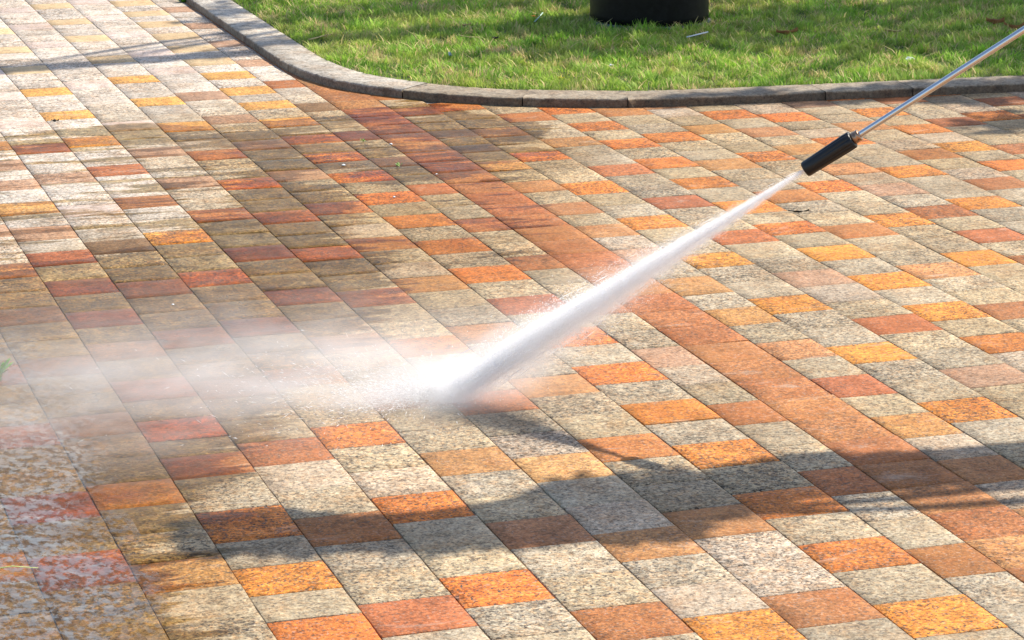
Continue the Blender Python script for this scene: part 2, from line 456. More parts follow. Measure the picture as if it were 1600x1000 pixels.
# lawn bed behind the kerb
back = []
for i in range(0, len(path), 4):
    t = (path[min(i + 1, len(path) - 1)] - path[max(i - 1, 0)]).normalized(); back.append(path[i] + Vector((-t.y, t.x)) * (KW + .001))
LZ = .026
lv = [(q.x, q.y, LZ) for q in back] + [(26, back[-1].y, LZ), (26, 40, LZ), (back[0].x, 40, LZ)]
mkobj('lawn_soil', lv, [tuple(range(len(lv)))], M_SOIL)['kind'] = 'structure'
BK = np.array([(q.x, q.y) for q in back] + [(26, back[-1].y), (26, 40), (back[0].x, 40)])

# ---------------------------------------------------------------- grass
m = NT('grass_blades')
cc = m.attr('gcol').outputs['Color']
P = m.pos()
pat = m.noise(P, 2.2, 4, .6)
cc2 = m.mix(m.ramp(pat, .42, .66, 0, .5), cc, (.55, .50, .14), 'MIX')
cc2 = m.mix(m.ramp(m.noise(P, .9, 3), .4, .6, 0, .3), cc2, (.6, .85, .5), 'MULTIPLY')
m.l(cc2, m.b.inputs['Base Color']); m.b.inputs['Roughness'].default_value = .6
m.b.inputs['Specular IOR Level'].default_value = .25
tr = m.n('BsdfTranslucent'); m.l(cc2, tr.inputs[0])
mx = m.n('MixShader'); mx.inputs[0].default_value = .4
m.l(m.b.outputs[0], mx.inputs[1]); m.l(tr.outputs[0], mx.inputs[2]); m.l(mx.outputs[0], m.out.inputs[0])
M_GRASS = m.m


def blades(N, box, lmin, lmax, wid, litter=False):
    u = rs.uniform(box[0], box[1], N); v = rs.uniform(box[2], box[3], N)
    P = np.stack([u, v], 1); k = poly_sd(P, BK) > .004; P = P[k]; N = len(P)
    n1 = np.array([mn.noise((a * 2.3, b * 2.3, 0)) for a, b in P])
    n2 = np.array([mn.noise((a * 9, b * 9, 5)) for a, b in P])
    n3 = np.array([mn.noise((a * 5 + 9, b * 5, 2)) for a, b in P])
    keep = rs.rand(N) < np.clip(1.05 + .9 * n2 + .5 * n1, .25, 1); P, n1, n2, n3 = P[keep], n1[keep], n2[keep], n3[keep]; N = len(P)
    L = rs.uniform(lmin, lmax, N) * (1 + .9 * n2); az = rs.uniform(0, 6.283, N) ; lean = rs.uniform(1.15, 1.6, N) if litter else rs.uniform(.25, 1.25, N)
    # neighbouring blades lean the same way in tufts
    az = np.where(rs.rand(N) < .6, n3 * 9 + rs.normal(0, .5, N), az)
    dx, dy = np.cos(az), np.sin(az); wx, wy = -dy, dx
    W = wid * rs.uniform(.7, 1.3, N)
    z0 = np.full(N, LZ + (.014 if litter else -.002))
    def pt(h, s, wf):
        off = L * np.sin(lean) * s; hh = L * np.cos(lean * .8) * h
        return (np.stack([P[:, 0] + dx * off + wx * W * wf, P[:, 1] + dy * off + wy * W * wf, z0 + hh], 1),
                np.stack([P[:, 0] + dx * off - wx * W * wf, P[:, 1] + dy * off - wy * W * wf, z0 + hh], 1))
    a, b = pt(0, 0, .5); c, d = pt(.6, .35, .45); e, f = pt(1.0, 1.0, .07)
    V = np.stack([a, b, c, d, e, f], 1).reshape(-1, 3)
    i = np.arange(N)[:, None] * 6
    Qd = np.concatenate([i + [0, 1, 3, 2], i + [2, 3, 5, 4]], 0)
    t = rs.rand(N)[:, None]
    green = np.array([.19, .40, .04]) * (1 - t) + np.array([.46, .62, .10]) * t
    dry = np.array([.74, .56, .28]) * (.7 + .5 * t)
    n4 = np.array([mn.noise((a * 5, b * 7, 11)) for a, b in P]); n5 = np.array([mn.noise((a * 19, b * 19, 3)) for a, b in P])
    pd = np.clip(.07 + .8 * np.clip((n4 + .5 * n5 - .16) * 2.6, 0, 1), 0, .8)
    green = green * (1 + .55 * n2 + .5 * n5)[:, None]
    dry = dry * (1 + .5 * n5)[:, None]
    if litter: pd = np.full(N, 2.0)
    isd = (rs.rand(N) < pd)[:, None]
    col = np.where(isd, dry, green)
    return V, Qd, np.repeat(col * .92, 6, 0)


parts = [blades(5200, (2.8, 7.4, 10.0, 14.8), .03, .07, .0045, True), blades(290000, (2.8, 7.4, 10.0, 14.8), .018, .042, .0030), blades(90000, (2.8, 13.0, 10.0, 24), .025, .05, .009)]
Vs, Qs, Cs, o_ = [], [], [], 0
for v_, q_, c_ in parts:
    Vs.append(v_); Qs.append(q_ + o_); Cs.append(c_); o_ += len(v_)
gr = npmesh('grass', np.concatenate(Vs), np.concatenate(Qs), M_GRASS, cols={'gcol': np.concatenate(Cs)})
tag(gr, 'short patchy green lawn grass with dry straw behind the stone kerb', 'grass', kind='stuff')

# ---------------------------------------------------------------- black pedestal on the lawn
M_BLACK = NT('black_stone'); m = M_BLACK; P = m.obj()
m.l(m.mix(m.ramp(m.noise(P, 30, 5, .7), .4, .7), (.002, .002, .0025), (.008, .008, .009)), m.b.inputs['Base Color'])
m.b.inputs['Roughness'].default_value = .45; m.b.inputs['Specular IOR Level'].default_value = .2; m.l(m.bump(m.noise(P, 12, 4), .25, .004), m.b.inputs['Normal'])
M_BLACK = m.m


def lathe(name, prof, mat, n=64, parent=None, smooth=True, loc=None, flute=0, fd=0):
    vs, fs = [], []
    for i, (r, z) in enumerate(prof):
        for j in range(n):
            a = 2 * math.pi * j / n; rr = r * (1 + (fd * math.cos(flute * a) if flute else 0))
            vs.append((rr * math.cos(a), rr * math.sin(a), z))
    for i in range(len(prof) - 1):
        for j in range(n):
            k = (j + 1) % n; fs.append((i * n + j, i * n + k, (i + 1) * n + k, (i + 1) * n + j))
    fs.append(tuple(range(n - 1, -1, -1))); fs.append(tuple((len(prof) - 1) * n + j for j in range(n)))
    o = mkobj(name, vs, fs, mat, parent, smooth)
    if smooth:
        for f in o.data.polygons:
            if len(f.vertices) > 4: f.use_smooth = False
    if loc: o.location = loc
    return o


ped = bpy.data.objects.new('pedestal', None); C.objects.link(ped); ped.location = (4.64, 12.20, LZ)
tag(ped, 'thick round black pedestal standing on the lawn', 'pedestal')
r = .285
lathe('shaft', [(r - .006, .012), (r, .02), (r, .045), (r + .001, .3), (r, .62), (r - .01, .70), (r - .04, .72)], M_BLACK, 24, ped)
lathe('foot', [(r + .012, -.03), (r + .012, .004), (r + .004, .012)], simple('dark_mortar', (.09, .10, .115), .7, scale=40), 48, ped)

# ---------------------------------------------------------------- lance
I0 = Vector((1.9011, 6.4565, 0.0)); N0 = Vector((3.97571609, 8.86141633, 0)) * (1 - .65 / 2); N0.z = .65
D = (N0 - I0).normalized(); JL = (N0 - I0).length
lance = bpy.data.objects.new('spray_lance', None); C.objects.link(lance); lance.location = N0
lance.rotation_euler = D.to_track_quat('Z', 'Y').to_euler()
tag(lance, 'steel pressure washer lance with black nozzle guard spraying water', 'spray lance')
M_RUB = simple('black_rubber', (.004, .0045, .0055), .42, scale=50, bump=.1)
m = NT('brushed_steel'); P = m.obj()
br = m.noise(m.map(P, 900, 900, 6), 1.0, 3)
m.l(m.mix(br, (.60, .58, .57), (.78, .78, .78)), m.b.inputs['Base Color']); m.b.inputs['Metallic'].default_value = 1
m.l(m.ramp(br, .3, .7, .16, .26), m.b.inputs['Roughness'])
M_STEEL = m.m
M_COPPER = simple('brass_fitting', (.42, .26, .17), .3, 1.0)
# guard: ribbed sleeve, open at the front
g_ = lathe('nozzle_guard', [(.0140, .006), (.0188, 0), (.0200, .004), (.0204, .03), (.0213, .07), (.0225, .118), (.0222, .136), (.0200, .1385), (.012, .139)], M_RUB, 96, lance, flute=0)
me = g_.data; n = 96
for v in me.vertices:
    rr = math.hypot(v.co.x, v.co.y); a = math.atan2(v.co.y, v.co.x)
    if .05 < v.co.z < .137 and rr > .02:
        k = 1 - .075 * max(0, math.cos(a * 9)) ** 3; v.co.x *= k; v.co.y *= k
lathe('nozzle_tip', [(.006, -.002), (.009, .0), (.012, .01), (.012, .02)], simple('dark_steel', (.05, .05, .05), .4, 1.0), 24, lance)
lathe('collar', [(.0135, .138), (.0150, .140), (.0150, .149), (.0142, .151), (.0150, .153), (.0150, .157), (.0135, .159)], M_COPPER, 6 * 8, lance)
lathe('tube', [(.0074, .155), (.0076, .16), (.0081, .66), (.0082, .76)], M_STEEL, 48, lance)
lathe('tube_joint', [(.009, .700), (.0118, .702), (.0118, .727), (.009, .729)], M_COPPER, 36, lance)
lathe('grip', [(.012, .75), (.017, .76), (.018, .90), (.016, .91)], M_RUB, 36, lance)
lathe('hose_connector', [(.010, .908), (.013, .912), (.013, .935), (.010, .938)], M_COPPER, 24, lance)

# ---------------------------------------------------------------- water jet (volume)
def volume_mat(name, build, aniso=.25, color=(1, 1, 1)):
    m = NT(name); m.t.nodes.remove(m.b)
    v = m.n('VolumePrincipled'); v.inputs['Color'].default_value = (*color, 1); v.inputs['Anisotropy'].default_value = aniso
    m.l(build(m), v.inputs['Density']); m.l(v.outputs[0], m.out.inputs['Volume'])
    return m.m


def jet_density(m):
    P = m.obj(); s = m.n('SeparateXYZ'); m.l(P, s.inputs[0])
    x, y, z = s.outputs
    t = m.math('DIVIDE', z, -JL)                    # 0 at the nozzle, 1 at the ground
    r = m.math('SQRT', m.math('ADD', m.math('MULTIPLY', x, x), m.math('MULTIPLY', y, y)))
    w1 = m.math('ADD', .0045, m.math('MULTIPLY', m.math('MINIMUM', t, .66), .052))
    st = m.noise(m.map(P, 55, 55, 3.0), 1.0, 3, .6)
    w1 = m.math('MULTIPLY', w1, m.math('ADD', .72, m.math('MULTIPLY', st, .56)))
    q = m.math('DIVIDE', r, w1)
    core = m.math('EXPONENT', m.math('MULTIPLY', m.math('MULTIPLY', q, q), -1.6))
    dens = m.math('DIVIDE', 2.2, m.math('ADD', .012, w1))          # keeps the column's optical depth
    core = m.math('MULTIPLY', core, m.math('MULTIPLY', dens, m.ramp(t, 1.0, .6, .22, 1)))
    w2 = m.math('ADD', .004, m.math('MULTIPLY', t, .135))
    q2 = m.math('DIVIDE', r, w2)
    halo = m.math('EXPONENT', m.math('MULTIPLY', m.math('MULTIPLY', q2, q2), -2.2))
    hn = m.ramp(m.noise(m.map(P, 16, 16, 5), 1.0, 4, .6), .38, .68)
    halo = m.math('MULTIPLY', halo, m.math('MULTIPLY', hn, m.ramp(t, .12, .5, 0, 16)))
    return m.math('ADD', core, halo)


M_JET = volume_mat('water_spray', jet_density, 0.2)
vs, fs = [], []; n = 32
ringsz = [(.012, .0), (.03, -.1), (.09, -.4), (.15, -.75), (.17, -JL - .02)]
for (r, z) in ringsz:
    for j in range(n): vs.append((r * math.cos(2 * math.pi * j / n), r * math.sin(2 * math.pi * j / n), z))
for i in range(len(ringsz) - 1):
    for j in range(n):
        k = (j + 1) % n; fs.append((i * n + j, (i + 1) * n + j, (i + 1) * n + k, i * n + k))
fs.append(tuple(range(n))); fs.append(tuple((len(ringsz) - 1) * n + j for j in range(n - 1, -1, -1)))
jet = mkobj('water_jet', vs, fs, M_JET); jet.location = N0 + D * .004; jet.rotation_euler = lance.rotation_euler
# trim the cone where it meets the paving
import bmesh
bm = bmesh.new(); bm.from_mesh(jet.data)
bm.transform(jet.rotation_euler.to_matrix().to_4x4())
zc = -(N0.z + D.z * .004) + .004
geom = bm.verts[:] + bm.edges[:] + bm.faces[:]
res = bmesh.ops.bisect_plane(bm, geom=geom, plane_co=(0, 0, zc), plane_no=(0, 0, -1), clear_outer=True)
bmesh.ops.holes_fill(bm, edges=[e for e in bm.edges if e.is_boundary])
bm.transform(jet.rotation_euler.to_matrix().to_4x4().inverted()); bm.to_mesh(jet.data); bm.free()
tag(jet, 'white jet of pressurised water shooting from the lance to the paving', 'water jet', kind='stuff')


# threads and drops of water inside the jet, and the splash round the point of impact
m = NT('white_water'); m.t.nodes.remove(m.b)
df = m.n('BsdfDiffuse'); df.inputs[0].default_value = (.99, .99, .99, 1); tl = m.n('BsdfTranslucent'); tl.inputs[0].default_value = (.99, .99, .99, 1)
mx = m.n('MixShader'); mx.inputs[0].default_value = .5; m.l(df.outputs[0], mx.inputs[1]); m.l(tl.outputs[0], mx.inputs[2]); m.l(mx.outputs[0], m.out.inputs[0])
M_WW = m.m


def jet_threads(N):
    t = rs.rand(N) ** .8 * 1.0
    sp = np.where(rs.rand(N) < .8, .021, .042)
    sig = .0016 + sp * np.minimum(t, .74) * (.8 + .4 * np.sin(t * 37) * .3)
    rx, ry = rs.normal(0, 1, N) * sig, rs.normal(0, 1, N) * sig
    z = -t * JL
    P = np.stack([rx, ry, z], 1); d = P / np.linalg.norm(P, axis=1)[:, None]
    L = rs.uniform(.02, .085, N) * (.35 + t); L = np.minimum(L, (1.02 - t) * JL + .012); W = rs.uniform(.0004, .0012, N) * (.55 + .8 * t)
    a = rs.uniform(0, 6.28, N); q = np.stack([np.cos(a), np.sin(a), np.zeros(N)], 1)
    q -= (q * d).sum(1)[:, None] * d
    e = P + d * L[:, None]; mid = P + d * (L * .45)[:, None]
    V = np.stack([P, mid + q * W[:, None], e, mid - q * W[:, None]], 1).reshape(-1, 3)
    return V, np.arange(N * 4).reshape(-1, 4)


def jet_flecks(N):
    t = rs.rand(N) ** .62 * 1.0
    sp = np.where(rs.rand(N) < .86, .0255, .050)
    # denser strands inside the jet, running from the nozzle
    k = rs.randint(0, 60, N); sa = rs.normal(0, 1, (60, 2)); loose = rs.rand(N) < .45
    j = np.where(loose[:, None], rs.normal(0, 1, (N, 2)), sa[k] + rs.normal(0, .16, (N, 2)))
    sig = .0014 + sp * 1.12 * np.minimum(t, .62) * (1 - .22 * np.clip((t - .68) / .32, 0, 1))
    P = np.stack([j[:, 0] * sig, j[:, 1] * sig, -t * JL], 1)
    n = rs.normal(0, 1, (N, 3)); n /= np.linalg.norm(n, axis=1)[:, None]
    q = np.cross(n, rs.normal(0, 1, (N, 3))); q /= np.linalg.norm(q, axis=1)[:, None]; p = np.cross(n, q)
    a = (rs.uniform(.0007, .0017, N) * (.55 + .8 * t))[:, None]; b = (rs.uniform(.0006, .0013, N) * (.55 + .8 * t))[:, None]
    V = np.stack([P - q * a, P + p * b, P + q * a, P - p * b], 1)[rs.rand(N) > .55 * np.clip((t - .7) / .3, 0, 1)]
    return V.reshape(-1, 3), None


V_, Q_ = jet_threads(4500)
V_ = np.concatenate([V_, jet_flecks(95000)[0]])
rot = jet.rotation_euler.to_matrix(); wz = (np.array(rot) @ V_.T).T[:, 2] + jet.location.z
bad = (wz.reshape(-1, 4) < .001).any(1); V_ = V_.reshape(-1, 4, 3)[~bad].reshape(-1, 3); Q_ = np.arange(len(V_)).reshape(-1, 4)
npmesh('water_threads', V_, Q_, M_WW, parent=jet)


def drops(N):
    az = rs.normal(math.pi - .15, .75, N); ds = np.abs(rs.exponential(.13, N)); hh = np.abs(rs.normal(0, 1, N)) * (.012 + .20 * ds * np.exp(-ds * 2.2))
    P = np.stack([I0.x + np.cos(az) * ds, I0.y + .02 + np.sin(az) * ds * .8, .003 + hh], 1)
    d = np.stack([np.cos(az), np.sin(az), rs.normal(.15, .35, N)], 1); d /= np.linalg.norm(d, axis=1)[:, None]
    L = rs.uniform(.0012, .010, N) * (rs.rand(N) ** 1.5 * 1.6 + .3); W = rs.uniform(.0004, .0011, N)
    s1 = np.cross(d, [0, 0, 1.]); s1 /= np.linalg.norm(s1, axis=1)[:, None] + 1e-9; s2 = np.cross(d, s1)
    P[:, 2] = np.maximum(P[:, 2], .004 + L)
    Wc, Lc = W[:, None], L[:, None]
    V = np.stack([P - d * Lc, P + s1 * Wc, P + s2 * Wc, P - s1 * Wc, P - s2 * Wc, P + d * Lc], 1).reshape(-1, 3)
    i = np.arange(N)[:, None] * 6
    T = np.concatenate([i + f for f in ([0, 2, 1], [0, 3, 2], [0, 4, 3], [0, 1, 4], [5, 1, 2], [5, 2, 3], [5, 3, 4], [5, 4, 1])], 0)
    return V, T


V_, T_ = drops(4300)
dr_ = npmesh('water_drops', V_, T_, M_WW, n=3)
tag(dr_, 'fine white drops splashing off the paving where the jet strikes', 'water splash', kind='stuff')


def mist_density(m):
    P = m.obj(); s = m.n('SeparateXYZ'); m.l(P, s.inputs[0]); x, y, z = s.outputs
    # tongue thrown forward from the point of impact (local origin), towards -X
    def gauss(cx, cy, sx, sy, sz, amp):
        a = m.math('DIVIDE', m.math('SUBTRACT', x, cx), sx); b = m.math('DIVIDE', m.math('SUBTRACT', y, cy), sy); c = m.math('DIVIDE', z, sz)
        e = m.math('ADD', m.math('ADD', m.math('MULTIPLY', a, a), m.math('MULTIPLY', b, b)), m.math('MULTIPLY', c, c))
        return m.math('MULTIPLY', m.math('EXPONENT', m.math('MULTIPLY', e, -1)), amp)
    nz = m.ramp(m.noise(m.map(P, 4.0, 8.0, 10, .25), 1.0, 5, .65, .4), .36, .66)
    d = gauss(.0, .04, .16, .10, .07, 9)
    d = m.math('ADD', d, gauss(-.16, .02, .17, .055, .035, 10))
    d = m.math('ADD', d, m.math('MULTIPLY', gauss(-.20, .20, .36, .32, .12, 5.2), nz))
    d = m.math('ADD', d, m.math('MULTIPLY', gauss(-.75, .20, .50, .46, .13, 3.4), nz))
    # fade to nothing inside the hull
    f = m.ramp(z, .30, .22, 0, 1)
    return m.math('MULTIPLY', d, f)


M_MIST = volume_mat('water_mist', mist_density, 0.0)
mv = [(-2.0, -.85, .003), (.45, -.85, .003), (.45, 1.2, .003), (-2.0, 1.2, .003), (-2.0, -.85, .31), (.45, -.85, .31), (.45, 1.2, .31), (-2.0, 1.2, .31)]
mist = mkobj('water_mist', mv, [(0, 3, 2, 1), (4, 5, 6, 7), (0, 1, 5, 4), (1, 2, 6, 5), (2, 3, 7, 6), (3, 0, 4, 7)], M_MIST)
mist.location = (I0.x, I0.y, 0)
tag(mist, 'pale water mist drifting left over the wet paving from the jet', 'mist', kind='stuff')

# ---------------------------------------------------------------- water film, lower left
def film():
    pl = poly([(-260, 500), (60, 510), (170, 600), (190, 700), (200, 790), (240, 860), (270, 940), (240, 1100), (-400, 1100)])
    lo = pl.min(0); hi = pl.max(0)
    nx, ny = 190, 210
    X, Y = np.meshgrid(np.linspace(lo[0], hi[0], nx), np.linspace(lo[1], hi[1], ny))
    P = np.stack([X.ravel(), Y.ravel()], 1); s = poly_sd(P, pl)
    h = np.array([mn.fractal((a * 22, b * 22, 3), 1, 2, 4) for a, b in P]) * .0016
    nzz = np.array([mn.fractal((a * 5, b * 5, 8), 1, 2, 4) for a, b in P])
    Z = .0032 + h
    keep = s > .005
    idx = -np.ones(len(P), int); idx[keep] = np.arange(keep.sum())
    q = []
    for r in range(ny - 1):
        for c in range(nx - 1):
            t = (r * nx + c, r * nx + c + 1, (r + 1) * nx + c + 1, (r + 1) * nx + c)
            if all(keep[j] for j in t): q.append([idx[j] for j in t])
    m = NT('water_film'); m.t.nodes.remove(m.b); Pn = m.pos()
    fine = m.noise(m.map(Pn, 30, 22, 30, .5), 1.0, 3, .5, .2)
    patch = m.ramp(m.math('ADD', m.math('MULTIPLY', m.noise(m.map(Pn, 50, 30, 30, .45), 1.0, 4, .6, .2), .8), m.math('MULTIPLY', m.noise(Pn, 7, 3, .5), .2)), .45, .55)
    nrm = m.bump(fine, .5, .004)
    fr = m.n('Fresnel'); fr.inputs[0].default_value = 1.33; m.l(nrm, fr.inputs[1])
    gl = m.n('BsdfGlossy'); gl.inputs['Roughness'].default_value = .3; gl.inputs['Color'].default_value = (1, .93, .80, 1); m.l(nrm, gl.inputs['Normal'])
    tr = m.n('BsdfTransparent'); mx = m.n('MixShader')
    m.l(m.math('MULTIPLY', m.math('MULTIPLY', m.math('MULTIPLY', fr.outputs[0], m.attr('film').outputs['Fac']), m.math('ADD', .6, m.math('MULTIPLY', patch, 2.3))), 1.0, clamp=True), mx.inputs[0]); m.l(tr.outputs[0], mx.inputs[1]); m.l(gl.outputs[0], mx.inputs[2]); m.l(mx.outputs[0], m.out.inputs[0])
    e_ = np.clip((s + .09 * nzz) / .16, 0, 1) * np.clip((7.4 - P[:, 1]) / 1.6, .35, 1)
    o = npmesh('water', np.stack([P[keep, 0], P[keep, 1], Z[keep]], 1), q, m.m, {'film': e_[keep]})
    o.data.polygons.foreach_set('use_smooth', [True] * len(o.data.polygons))
    o['kind'] = 'structure'
film()

# ---------------------------------------------------------------- shade tree outside the frame
M_BARK = simple('bark', (.16, .12, .085), .9, scale=14, amt=.4, bump=.8)
m = NT('tree_leaf'); P = m.pos()
lc = m.mix(m.ramp(m.noise(P, 3, 4), .35, .65), (.03, .085, .015), (.07, .15, .025))
m.l(lc, m.b.inputs['Base Color']); m.b.inputs['Roughness'].default_value = .5
M_LEAF = m.m
SH = COT


def lift(u, v, h): return Vector((u + SUN_H.x * SH * h, v + SUN_H.y * SH * h, h))


def leaf_cloud(centres):
    vs, fs = [], []
    for (c, rad, n) in centres:
        for _ in range(n):
            d = Vector((rnd.gauss(0, 1), rnd.gauss(0, 1), rnd.gauss(0, 1))).normalized() * (rnd.random() ** .4)
            p = c + Vector((d.x * rad[0], d.y * rad[1], d.z * rad[2]))
            a = Vector((rnd.gauss(0, 1), rnd.gauss(0, 1), rnd.gauss(0, .5))).normalized(); b = a.cross(Vector((rnd.gauss(0, .4), rnd.gauss(0, .4), 1))).normalized()
            L = rnd.uniform(.045, .075); W = L * .42; i = len(vs)
            vs += [p - a * L, p + b * W, p + a * L, p - b * W]; fs.append((i, i + 1, i + 2, i + 3))
    return vs, fs


def limb(vs, fs, a, b, r0, r1, bend=.1):
    n = 8; k = 7; base = len(vs); mid = (a + b) / 2 + Vector((rnd.uniform(-bend, bend), rnd.uniform(-bend, bend), rnd.uniform(0, bend)))
    for i in range(n + 1):
        t = i / n; p = a * (1 - t) ** 2 + mid * 2 * t * (1 - t) + b * t * t; d = ((mid - a) * (1 - t) + (b - mid) * t).normalized()
        x = d.cross(Vector((.3, .9, .1))).normalized(); y = d.cross(x); r = r0 + (r1 - r0) * t
        for j in range(k):
            an = 2 * math.pi * j / k; vs.append(p + x * r * math.cos(an) + y * r * math.sin(an))
    for i in range(n):
        for j in range(k):
            q = (j + 1) % k; fs.append((base + i * k + j, base + i * k + q, base + (i + 1) * k + q, base + (i + 1) * k + j))


def shade_tree(label, foot, targets, h, fork, r0=.13):
    """targets: (ground u, v, ru, rv, leaves) - where the clumps' shadows fall"""
    root = bpy.data.objects.new('shade_tree', None); C.objects.link(root); tag(root, label, 'tree')
    tv, tf = [], []
    top = Vector((foot[0], foot[1], fork)); limb(tv, tf, Vector((foot[0], foot[1], -.02)), top, r0 * 1.3, r0 * .9, .05)
    cs = []
    for i, (u, v, ru, rv, n) in enumerate(targets):
        hh = h + ((i * 37) % 10) / 10 * .5
        c = lift(u, v, hh); cs.append((c, (ru, rv, min(ru, rv) * .7), n))
        if i % 2 == 0: limb(tv, tf, top, c, r0 * .45, .012, .4)
    mkobj('trunk', tv, tf, M_BARK, root, True)
    vs, fs = leaf_cloud(cs); mkobj('crown', vs, fs, M_LEAF, root)
    return root


# added unseen bough, leaves shaped to cast the shadow band on the near paving
band = []
top_ = [(1.11, 5.75), (1.26, 5.77), (1.38, 5.70), (1.49, 5.62), (1.76, 5.64), (1.975, 5.76), (2.10, 5.77), (2.33, 5.72), (2.6, 5.76), (2.9, 5.68), (3.14, 5.66), (3.8, 5.70)]
bot_ = [(1.10, 5.49), (1.27, 5.44), (1.46, 5.41), (1.67, 5.35), (1.92, 5.31), (2.08, 5.27), (2.30, 5.40), (2.47, 5.46), (2.82, 5.43), (3.0, 5.40), (3.8, 5.42)]
def interp(L, x):
    for (a, b) in zip(L, L[1:]):
        if a[0] <= x <= b[0]: return a[1] + (b[1] - a[1]) * (x - a[0]) / (b[0] - a[0])
    return L[0][1] if x < L[0][0] else L[-1][1]
x = 1.13
while x < 3.8:
    t, b = interp(top_, x), interp(bot_, x); band.append((x, (t + b) / 2, .075, (t - b) / 2 * 1.02, 92)); x += .075
shade_tree('unseen slender tree added on the right, leaves shaped to cast the shadow band', (6.2, 5.9), band, 2.7, 2.2, .09)
# crown whose dapple falls on the lawn
lawn = []
for (px, py, ru, rv, n) in [(560, 72, .34, .16, 260), (650, 62, .35, .2, 260), (480, 40, .3, .25, 170), (420, 12, .3, .2, 120), (350, 28, .12, .3, 150), (385, 52, .22, .14, 130), (330, 33, .2, .1, 60),
                            (700, 30, .3, .3, 160), (640, 25, .3, .25, 140), (760, 60, .4, .4, 340), (820, 90, .35, .3, 230), (900, 60, .4, .5, 380), (980, 90, .4, .35, 260), (1020, 50, .4, .5, 420),
                            (1100, 70, .4, .45, 330), (1180, 40, .4, .6, 380), (1250, 80, .45, .4, 330), (1330, 50, .45, .6, 380), (1420, 80, .45, .5, 420), (1500, 40, .45, .6, 420), (1570, 90, .5, .5, 460),
                            (1560, 20, .5, .7, 360), (1500, 150, .35, .22, 230), (1590, 190, .35, .3, 330), (1400, 150, .3, .15, 150), (1300, 160, .3, .1, 110), (1150, 160, .25, .08, 90), (1060, 165, .22, .06, 70), (1590, 150, .4, .3, 300),
                            (880, 100, .3, .25, 120), (740, 100, .25, .16, 90), (1000, 20, .5, .5, 300), (850, 15, .4, .5, 260), (1250, 10, .6, .6, 300)]:
    u, v = G(px, py); lawn.append((u, v, ru * .9, rv * .8, int(n * (.32 if px < 900 else .46))))
shade_tree('broad leafy tree standing out of frame beyond the lawn', (9.8, 13.0), lawn, 4.2, 3.0, .2)
# added unseen branch: casts a narrow bar of shade across the far left paving
bar = []
for i in range(22):
    t = i / 21; u, v = (1.35 + 1.55 * t, 11.86 + .2 * t); bar.append((u, v, .07, .075 + .02 * math.sin(i * 1.3), 30))
shade_tree('unseen thin tree added out of frame to cast a narrow bar of shade', (7.4, 14.2), bar, 4.6, 3.6, .06)

# ---------------------------------------------------------------- litter and leaves
M_DRY = simple('dry_leaf', (.34, .15, .06), .6, scale=40, amt=.35)
M_WHITE = simple('white_plastic', (.8, .82, .82), .4, scale=20, amt=.05)
M_STRAW = simple('straw', (.55, .42, .2), .8)
M_YEL = simple('yellow_leaf', (.75, .62, .05), .5)
M_GRN = simple('fresh_leaf', (.16, .36, .03), .5)
M_DARK = simple('dark_leaf', (.03, .03, .025), .6)


def onlawn(px, py, z=LZ + .02):
    u, v = G(px, py); k = 1 - z / 2.0; return Vector((u * k, v * k, z))


def leaf(name, px, py, L, W, rot, mat, label, cat, curl=.25, lawn=True, group=None):
    c = onlawn(px, py) if lawn else Vector((*G(px, py), .003))
    vs, fs = [], []; n = 9; mrow = 5
    for i in range(n):
        t = i / (n - 1); w_ = W * math.sin(math.pi * min(1, t * .94 + .03)) ** .8 * (1 - .25 * t)
        for j in range(mrow):
            s = j / (mrow - 1) * 2 - 1
            vs.append(((t - .5) * L, s * w_ / 2 * (1 - curl * .4 * s * s), curl * W * (s * s) * .8 + curl * L * .25 * (2 * t - 1) ** 2 + .002 * math.sin(t * 11 + s * 3)))
    for i in range(n - 1):
        for j in range(mrow - 1):
            a = i * mrow + j; fs.append((a, a + 1, a + mrow + 1, a + mrow))
    # thickness and stem
    nb = len(vs); vs += [(x, y, z - .0012) for x, y, z in vs]
    fs += [tuple(nb + q for q in reversed(f)) for f in list(fs)]
    b = len(vs); vs += [(L * .5, -.001, curl * L * .25), (L * .5, .001, curl * L * .25), (L * .68, .0008, curl * L * .3), (L * .68, -.0008, curl * L * .3)]; fs.append((b, b + 1, b + 2, b + 3))
    o = mkobj(name, vs, fs, mat, None, True); o.location = c; o.rotation_euler = (rnd.uniform(-.15, .15), rnd.uniform(-.1, .1), rot)
    tag(o, label, cat, group); return o


YW = -YAW
leaf('dry_leaf', 1230, 53, .10, .035, YW + .1, M_DRY, 'short curled brown leaf lying on the lawn right of the black pedestal', 'leaf', .5)
leaf('dry_leaf', 1555, 37, .085, .04, YW - .2, M_DRY, 'broad dark brown leaf on the lawn near the top right', 'leaf', .6)
leaf('dry_leaf', 1585, 44, .10, .02, YW - .35, M_DRY, 'long narrow rolled brown leaf above the end of the steel tube', 'leaf', .8)
leaf('dry_leaf', 1395, 50, .08, .03, YW + .15, M_STRAW, 'tan dry leaf on the lawn under the two brown ones', 'leaf', .3)
leaf('dry_leaf', 729, 39, .045, .018, YW + .5, simple('tan_leaf', (.62, .36, .16), .6), 'small tan leaf chip on the sunny part of the lawn', 'leaf', .2)
leaf('yellow_leaf', 876, 122, .03, .022, YW, M_YEL, 'small bright yellow leaf on the lawn near the kerb', 'leaf', .2)
leaf('dark_leaf', 774, 60, .03, .02, YW + .4, M_DARK, 'small dark leaf on the shaded lawn left of the pedestal', 'leaf', .4)
leaf('dark_leaf', 86, 190, .03, .012, YW + .2, M_DARK, 'tiny dark leaf on dry paving below an orange stone', 'leaf', .4, lawn=False)
